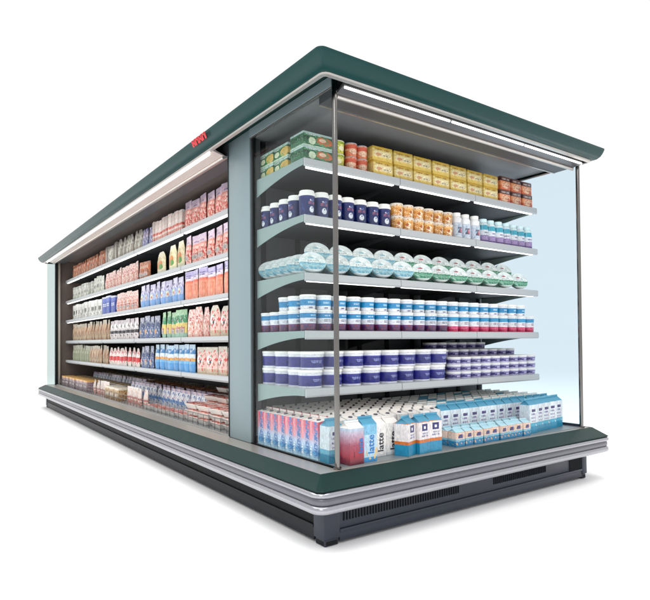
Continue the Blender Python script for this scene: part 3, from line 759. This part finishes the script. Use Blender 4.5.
# ---- the deck of the end bay: cartons
def lettering(mat, word, size, x, y, z0):
    """bold word running up the front face, as printed on the photographed cartons"""
    cu = bpy.data.curves.new('lettering', 'FONT'); cu.body = word; cu.size = size; cu.extrude = .0004; cu.offset = .0008
    o = bpy.data.objects.new('lettering', cu); COL.objects.link(o)
    bpy.context.view_layer.update()
    me = bpy.data.meshes.new_from_object(o.evaluated_get(bpy.context.evaluated_depsgraph_get()))
    bpy.data.objects.remove(o)
    # text x -> up (z), text y -> -x, normal -> -y
    me.transform(Matrix(((0, -1, 0, x), (0, 0, -1, y), (1, 0, 0, z0), (0, 0, 0, 1))))
    me.materials.clear(); me.materials.append(mat); me.update()
    return me
cw = .072
K['milk'] = k_brick('milk_carton', g_milk, cw, cw, .192, top_white, tab_dark)
K['whitem'] = k_brick('milk_carton', g_white1, cw, cw, .192, top_white, tab_dark)
K['red1'] = k_gable('milk_carton', g_red1, .088, .078, .165, .034, top_white, [('lettering', lettering(INKB, 'latte', .038, .036, -.0396, .050))])
K['blue1'] = k_gable('milk_carton', g_blue1, .084, .078, .176, .034, top_blue, [('lettering', lettering(INKB, 'latte', .050, .024, -.0396, .036))])
K['white1'] = k_gable('milk_carton', g_white1, .082, .078, .156, .032, top_white, [('lettering', lettering(INK, 'latte', .052, .020, -.0396, .022))])
K['orc'] = k_gable('milk_carton', g_orc, .082, .078, .158, .036, top_blue)
K['tall'] = k_gable('milk_carton', g_tall, .078, .074, .170, .036, top_blue)
K['tallw'] = k_gable('milk_carton', g_tall, .078, .074, .170, .036, top_white)
K['small'] = k_gable('milk_carton', g_small, .064, .062, .076, .024, plain('carton_top_pale_blue', (168, 206, 218), .5, vary=.2, scale=50))
z = ZD
for i in range(8):
    yy = .80 - i * .0755
    K['milk'].place(.170, yy, z, -PI / 2 + random.uniform(-.02, .02), 'pink and blue milk carton standing along the left glass, %s from the back' % ORD[i + 1], 'pink and blue cartons along the glass')
K['tall'].place(.172, .183, z, 0, 'pale blue milk carton at the glass, between pink cartons and corner post', 'front cartons on the deck')
K['red1'].place(.226, .098, z, .05, 'red to blue shaded milk carton beside the chrome corner post', 'front cartons on the deck')
K['blue1'].place(.318, .112, z, -.05, 'bright blue milk carton with vertical lettering, next to red carton', 'front cartons on the deck')
K['white1'].place(.432, .172, z, .03, 'white milk carton with dark vertical lettering, nearer the blue carton', 'front cartons on the deck')
K['white1'].place(.520, .176, z, -.03, 'white milk carton with dark vertical lettering, nearer the orange banded cartons', 'front cartons on the deck')
K['orc'].place(.560, .092, z, .35, 'orange banded blue milk carton, leftmost of the front trio', 'front cartons on the deck')
K['orc'].place(.655, .092, z, .10, 'orange banded blue milk carton, middle of the front trio', 'front cartons on the deck')
K['orc'].place(.748, .098, z, -.12, 'orange banded blue milk carton, rightmost of the front trio', 'front cartons on the deck')
for i in range(9):
    K['small'].place(.935 + i * .0725, .092 + .004 * math.sin(i * 2), z, random.uniform(-.15, .15), 'small orange banded cream carton in front row of deck, %s from left' % ORD[i + 1], 'small cream cartons on the deck')
    K['small'].place(.935 + i * .0725, .162, z, random.uniform(-.05, .05), 'small orange banded cream carton in second row of deck, %s from left' % ORD[i + 1], 'small cream cartons on the deck')
for i in range(5):
    K['tall'].place(1.625 + i * .0865, .128 + .012 * i, z, random.uniform(-.08, .08), 'tall teal milk carton in front row, right of deck, %s from left' % ORD[i + 1], 'tall teal cartons on the deck')
ys = [.262, .339, .416, .493, .570, .647, .724, .801]
for r, yy in enumerate(ys):
    for c in range(22):
        x = .262 + c * .0825
        if x < .95:
            K['whitem'].place(x, yy, z, random.uniform(-.03, .03), 'white topped milk carton in deck, row %s from front, %s from left' % (ORD[r + 1], ORD[c + 1]), 'white topped cartons filling the deck')
        elif r < 7:
            kk = 'tall' if r == 0 or random.random() < .12 else 'tallw'
            K[kk].place(x, yy + (.004 if r == 0 else 0), z, random.uniform(-.04, .04), 'tall teal milk carton in deck, row %s from front, %s from left' % (ORD[r + 1], ORD[c + 1]), 'tall teal cartons on the deck')

# ---- goods of the side run (face -x)
p_red = printed('red_bag_print', [(0, (226, 170, 160)), (.1, (222, 116, 100)), (.5, (230, 156, 144)), (.68, (220, 196, 206)), (.84, (204, 184, 204))],
                [('fleck', 0, .62, (242, 210, 200), 9, 12, .52), ('fleck', .05, .55, (200, 70, 66), 10, 14, .60), ('text', .2, .8, .70, .8, (110, 90, 150), 12, 2)])
p_org = printed('orange_red_bag_print', [(0, (230, 138, 112)), (.58, (226, 120, 96)), (.66, (226, 214, 226)), (.8, (176, 168, 210))],
                [('fleck', 0, .56, (244, 180, 150), 16, 3, .55), ('text', .2, .8, .72, .86, (70, 70, 140), 12, 2)])
p_lil = printed('lilac_blue_bag_print', [(0, (120, 164, 214)), (.3, (176, 190, 220)), (.6, (206, 202, 222)), (.86, (190, 186, 212))],
                [('blob', .5, .42, .3, .14, (214, 222, 190)), ('fleck', .1, .9, (150, 150, 190), 7, 9, .58), ('blob', .5, .74, .2, .06, (60, 60, 120)), ('blob', .65, .4, .1, .06, (206, 110, 110))])
p_crm = printed('cream_bag_print', [(0, (206, 206, 180)), (.15, (226, 214, 176)), (.85, (222, 216, 190))], [('blob', .5, .4, .3, .22, (214, 130, 60)), ('blob', .62, .3, .2, .12, (90, 150, 70)), ('blob', .42, .66, .16, .1, (196, 176, 110))])
p_wr = printed('white_red_pack_print', [(0, (206, 120, 100)), (.2, (226, 206, 196)), (.3, (200, 84, 70)), (.42, (228, 218, 212)), (.9, (236, 232, 228))], [('fleck', 0, 1, (226, 190, 176), 6, 9, .58)])
p_brn = printed('russet_pack_print', [(0, (150, 96, 66)), (.5, (176, 86, 56)), (.8, (140, 84, 60))], [('fleck', 0, 1, (206, 130, 90), 6, 6, .54), ('text', .2, .8, .6, .75, (226, 206, 180), 10, 2)])
p_gry = printed('grey_pack_print', [(0, (160, 152, 140)), (.5, (178, 172, 164)), (.85, (150, 146, 140))], [('blob', .5, .5, .34, .34, (196, 196, 180)), ('fleck', 0, 1, (130, 124, 116), 6, 6, .58)])
p_vio = printed('violet_pack_print', [(0, (120, 126, 170)), (.5, (160, 150, 180)), (.8, (90, 90, 150))], [('fleck', 0, 1, (206, 200, 216), 6, 6, .55)])
p_pale = printed('pale_pack_print', [(0, (200, 202, 190)), (.4, (214, 214, 206)), (.8, (196, 200, 192))], [('fleck', 0, 1, (150, 160, 140), 5, 7, .58), ('rect', .3, .7, .3, .5, (130, 130, 120))])
p_pink = printed('pink_pack_print', [(0, (214, 170, 154)), (.5, (230, 188, 178)), (.8, (228, 208, 200))], [('fleck', 0, 1, (192, 96, 90), 9, 9, .58), ('fleck', .1, .8, (240, 230, 224), 9, 9, .58), ('text', .2, .8, .56, .7, (150, 60, 60), 10, 2)])
p_wht = printed('white_box_print', [(0, (222, 222, 216)), (.8, (234, 234, 230))], [('rect', .2, .8, .35, .6, (90, 90, 86)), ('fleck', .1, .4, (150, 150, 146), 6, 8, .56)])
p_blu = printed('royal_blue_print', [(0, (60, 84, 170)), (.7, (90, 110, 190)), (.9, (206, 210, 226))], [('text', .2, .8, .4, .6, (226, 230, 240), 10, 2)])
p_tan = printed('tan_bag_print', [(0, (170, 150, 120)), (.4, (196, 170, 140)), (.8, (186, 178, 160))], [('fleck', 0, .9, (150, 104, 76), 10, 3, .56), ('text', .3, .7, .2, .3, (90, 70, 50), 10, 2)])
p_bw = printed('black_white_pack_print', [(0, (214, 206, 206)), (.3, (44, 42, 46)), (.45, (226, 220, 220)), (.75, (206, 196, 200))], [('fleck', 0, 1, (60, 54, 60), 6, 8, .58), ('blob', .5, .7, .3, .12, (236, 236, 232))])
p_gy = printed('green_yellow_pack_print', [(0, (150, 186, 166)), (.16, (222, 200, 122)), (.52, (66, 140, 96)), (.8, (150, 190, 150))], [('blob', .5, .34, .14, .08, (150, 80, 40)), ('blob', .4, .66, .2, .1, (20, 84, 50)), ('fleck', .5, .95, (206, 220, 206), 6, 8, .6)])
p_pw = printed('pink_white_pouch_print', [(0, (196, 176, 150)), (.2, (226, 190, 180)), (.8, (206, 200, 186))], [('blob', .45, .5, .3, .2, (240, 232, 228)), ('fleck', .1, .9, (206, 80, 80), 6, 7, .58), ('fleck', .1, .9, (120, 150, 110), 6, 7, .64), ('blob', .55, .46, .1, .06, (60, 50, 50))])
p_bo = printed('blue_orange_pack_print', [(0, (84, 150, 206)), (.3, (120, 180, 222)), (.4, (222, 168, 104)), (.52, (206, 220, 234)), (.66, (70, 130, 182)), (.85, (176, 206, 226))], [('blob', .5, .44, .12, .06, (150, 80, 40)), ('fleck', .5, 1, (226, 236, 244), 6, 8, .58)])
p_rw = printed('red_white_pack_print', [(0, (222, 214, 206)), (.25, (206, 66, 66)), (.5, (232, 222, 218)), (.8, (206, 200, 192))], [('fleck', .1, .9, (196, 50, 54), 7, 7, .55)])
p_grn = printed('olive_pack_print', [(0, (140, 146, 116)), (.5, (170, 172, 146)), (.85, (186, 186, 168))], [('fleck', 0, 1, (110, 116, 90), 8, 4, .56)])
p_dk = printed('dark_blue_pack_print', [(0, (90, 110, 150)), (.5, (70, 84, 120)), (.8, (150, 156, 176))], [('fleck', 0, 1, (206, 206, 210), 6, 7, .6), ('blob', .5, .3, .2, .1, (206, 150, 90))])
LBL = printed('paper_label_print', [(0, (206, 196, 190)), (.7, (196, 120, 110)), (.95, (214, 204, 200))], [('text', .1, .9, .06, .64, (90, 80, 84), 14, 3)])
def kp(key, mat, w, h, d=.07, top='flat', lab=None):
    K[key] = k_pouch('food_pouch', mat, w, h, d, top, lab)
def kb(key, mat, w, d, h): K[key] = k_box('food_box', mat, w, d, h)
DESC = {}
SEG = [  # shelf, far->near list of (y far, y near, n, kind builder, description)
 [(6.55, 4.86, 11, ('p', p_brn, .18, 'flat'), 'russet brown pouch'), (4.84, 4.30, 3, ('b', p_gry, .185, ''), 'grey beige box'), (4.28, 3.50, 6, ('p', p_gry, .20, 'round'), 'grey round topped pouch'),
  (3.48, 3.18, 3, ('p', p_vio, .17, 'flat'), 'violet pouch'), (3.15, 2.42, 9, ('b', p_wr, .18, ''), 'white and red slim box'), (2.39, 1.18, 8, ('p', p_red, .205, 'flat'), 'red bag with lilac top')],
 [(6.55, 5.40, 7, ('b', p_pale, .165, ''), 'pale green grey box'), (5.36, 4.90, 3, ('p', p_pale, .19, 'flat'), 'pale pouch'), (4.86, 3.60, 9, ('p', p_pink, .19, 'flat'), 'pink and tan pouch'),
  (3.56, 3.26, 2, ('p', p_brn, .16, 'flat'), 'dull brown pouch'), (3.06, 2.84, 1, ('p', p_crm, .20, 'round'), 'single cream bag with orange picture'), (2.76, 2.42, 2, ('p', p_crm, .215, 'neck'), 'large cream bag with green and orange picture'), (2.39, 1.18, 8, ('p', p_red, .22, 'flat'), 'red bag with lilac top')],
 [(6.55, 4.96, 9, ('b', p_wht, .19, ''), 'white box'), (4.92, 4.40, 3, ('b', p_blu, .19, ''), 'royal blue box'), (4.36, 3.60, 6, ('p', p_pink, .19, 'flat'), 'pinkish white pouch'),
  (3.54, 2.42, 8, ('p', p_lil, .205, 'flat'), 'lilac and light blue bag'), (2.39, 1.18, 8, ('p', p_org, .225, 'flat'), 'orange red bag with lilac top')],
 [(6.55, 5.62, 7, ('p', p_tan, .215, 'flat'), 'tan grey bag'), (5.58, 4.66, 8, ('p', p_tan, .22, 'flat'), 'tan and red slim bag'), (4.62, 3.62, 7, ('p', p_bw, .205, 'flat'), 'black and white pouch'), (3.58, 3.0, 4, ('p', p_dk, .205, 'flat'), 'dark pouch with tan spot'),
  (2.96, 2.36, 5, ('p', p_gy, .215, 'flat'), 'green and yellow pouch'), (2.33, 1.92, 3, ('p', p_pink, .22, 'neck'), 'pink pouch'), (1.90, 1.18, 4, ('p', p_pw, .215, 'round'), 'pink white and green pouch')],
 [(6.55, 5.62, 7, ('p', p_grn, .205, 'flat'), 'olive grey bag'), (5.58, 4.72, 7, ('p', p_tan, .205, 'flat'), 'tan bag'), (4.68, 3.56, 8, ('p', p_rw, .185, 'round'), 'white pouch with red spots'), (3.52, 3.16, 3, ('p', p_dk, .195, 'flat'), 'dark blue pouch'),
  (3.12, 2.18, 8, ('p', p_bo, .21, 'flat'), 'blue and orange pouch'), (2.15, 1.18, 5, ('p', p_pw, .195, 'flat'), 'pink red and white pouch')],
]
for s, segs in enumerate(SEG):
    z = ZR[s]
    for j, (ya, yb, n, (t, mat, h, top), desc) in enumerate(segs):
        key = 'side_%d_%d' % (s, j)
        ya, yb = (min(YE - .03, 1.43 + (v - 1.533) * .969) if v > 1.3 else v for v in (ya, yb))
        pitch = (ya - yb) / n
        if t == 'p': kp(key, mat, pitch * .95, h, min(.045, pitch * .34), top, LBL if (s + j) % 3 == 1 and yb < 4 else None)
        else: kb(key, mat, pitch * .93, .09, h)
        kk = K[key]
        for i in range(n):
            yy = yb + pitch * (i + .5)
            sc = random.uniform(.95, 1.03)
            kk.place(SF + .012 + kk.dims[1] / 2 + .008 + random.uniform(0, .012), yy, z, -PI / 2 + random.uniform(-.16, .16),
                     '%s on %s side shelf, %s from grey pillar' % (desc, SHN[s], ORD[i + 1]), '%ss on the %s side shelf' % (desc, SHN[s]), scale=(1, 1, sc))
# deck of the side run
f_meat = printed('meat_film', [(0, (222, 120, 104)), (1, (226, 140, 120))], [('fleck', -1, 2, (246, 206, 196), 5, 5, .52), ('fleck', -1, 2, (190, 50, 48), 8, 5, .6)], rough=.15, coat=.6)
f_org = printed('orange_film', [(0, (206, 110, 60)), (1, (220, 140, 80))], [('fleck', -1, 2, (236, 190, 140), 5, 5, .52), ('fleck', -1, 2, (166, 60, 36), 8, 5, .6)], rough=.15, coat=.6)
f_tan = printed('tan_film', [(0, (216, 176, 110)), (1, (226, 196, 140))], [('fleck', -1, 2, (246, 230, 196), 5, 5, .52), ('fleck', -1, 2, (176, 110, 56), 8, 5, .6)], rough=.15, coat=.6)
shellw = plain('tray_white', (226, 220, 214), .35, vary=.05); shellb = plain('tray_dark', (70, 56, 52), .4, vary=.1)
K['meat'] = k_tray('meat_tray', shellw, .17, .13, .045, f_meat)
K['otray'] = k_tray('food_tray', shellb, .18, .14, .045, f_org)
K['ttray'] = k_tray('food_tray', shellw, .18, .14, .042, f_tan)
kp('bluew', printed('blue_white_lilac_print', [(0, (214, 218, 226)), (.3, (120, 160, 206)), (.45, (236, 238, 242)), (.88, (214, 190, 206))], [('fleck', 0, 1, (70, 110, 180), 6, 7, .58), ('fleck', .4, 1, (220, 120, 150), 6, 7, .68)]), .10, .172, .055)
kb('tanbox', printed('tan_box_print', [(0, (176, 140, 96)), (.5, (206, 172, 124)), (.86, (236, 226, 206))], [('fleck', 0, .8, (150, 104, 66), 6, 6, .56), ('rect', .2, .8, .3, .5, (226, 214, 196))]), .15, .13, .122)
kb('purbox', printed('mauve_box_print', [(0, (150, 126, 136)), (.6, (170, 146, 150)), (.85, (226, 176, 110))], [('fleck', 0, .8, (120, 96, 110), 6, 6, .56), ('text', .2, .8, .3, .5, (226, 216, 216), 10, 3)]), .20, .14, .128)
def side_deck(key, x, ya, yb, n, desc, grp, z0=ZD, tilt=0, jit=.0, layers=1):
    kk = K[key]; p_ = (ya - yb) / n
    for l in range(layers):
        for i in range(n):
            kk.place(x + random.uniform(-.006, .006), yb + p_ * (i + .5), z0 + l * (kk.dims[2] + .0006), -PI / 2 + random.uniform(-jit, jit),
                     '%s, %s from grey pillar%s' % (desc, ORD[i + 1], (', %s layer' % ORD[l + 1]) if layers > 1 else ''), grp, tilt=tilt)
side_deck('meat', .232, 2.00, 1.17, 4, 'pink meat tray at front of side deck', 'meat trays on the side deck', layers=3, jit=.12)
side_deck('meat', .232, 2.92, 2.02, 5, 'pink meat tray, single layer, front of side deck', 'meat trays on the side deck', jit=.03)
kp('palepk', p_wr, .15, .15, .05)
side_deck('palepk', .235, 3.62, 2.98, 4, 'white and red pouch at front of side deck', 'white pouches on the side deck', jit=.2)
side_deck('tanbox', .228, 4.22, 3.66, 3, 'tan box at front of side deck', 'tan boxes on the side deck', jit=.08)
side_deck('palepk', .235, 4.96, 4.30, 4, 'white red pouch beyond tan boxes, front of side deck', 'white pouches on the side deck', jit=.2)
side_deck('purbox', .232, 6.42, 5.02, 7, 'mauve and amber box at front of side deck', 'mauve boxes on the side deck', jit=.05)
side_deck('meat', .385, 2.0, 1.20, 4, 'red meat tray in second row of side deck', 'meat trays on the side deck', layers=4, jit=.2)
for r in range(2):
    side_deck('bluew', .37 + r * .085, 3.96, 2.03, 17, 'small blue and pink pouch in %s row of side deck' % ('second', 'third')[r], 'small blue pouches on the side deck', jit=.12)
side_deck('ttray', .40, 6.42, 4.10, 11, 'amber food tray in second row of side deck', 'amber trays on the side deck', layers=3, jit=.08)
side_deck('otray', .56, 3.9, 1.20, 13, 'orange food tray towards rear of side deck', 'orange trays on the side deck', layers=4, jit=.08)
side_deck('bluew', .57, 6.4, 4.1, 18, 'small blue and pink pouch, far rear of side deck', 'small blue pouches on the side deck', jit=.12)
side_deck('ttray', .75, 6.4, 1.2, 26, 'amber food tray at back wall of side deck', 'amber trays on the side deck', layers=4, jit=.05)

for i in range(5):
    K['meat'].place(.53, 1.27 + .185 * i, ZD + 4 * .0456, -PI / 2 + random.uniform(-.2, .2), 'red meat tray topping the orange trays of side deck, %s from grey pillar' % ORD[i + 1], 'meat trays on the side deck')
S.render.engine = 'CYCLES'
S.cycles.use_denoising = True
S.cycles.max_bounces = 8; S.cycles.transparent_max_bounces = 12
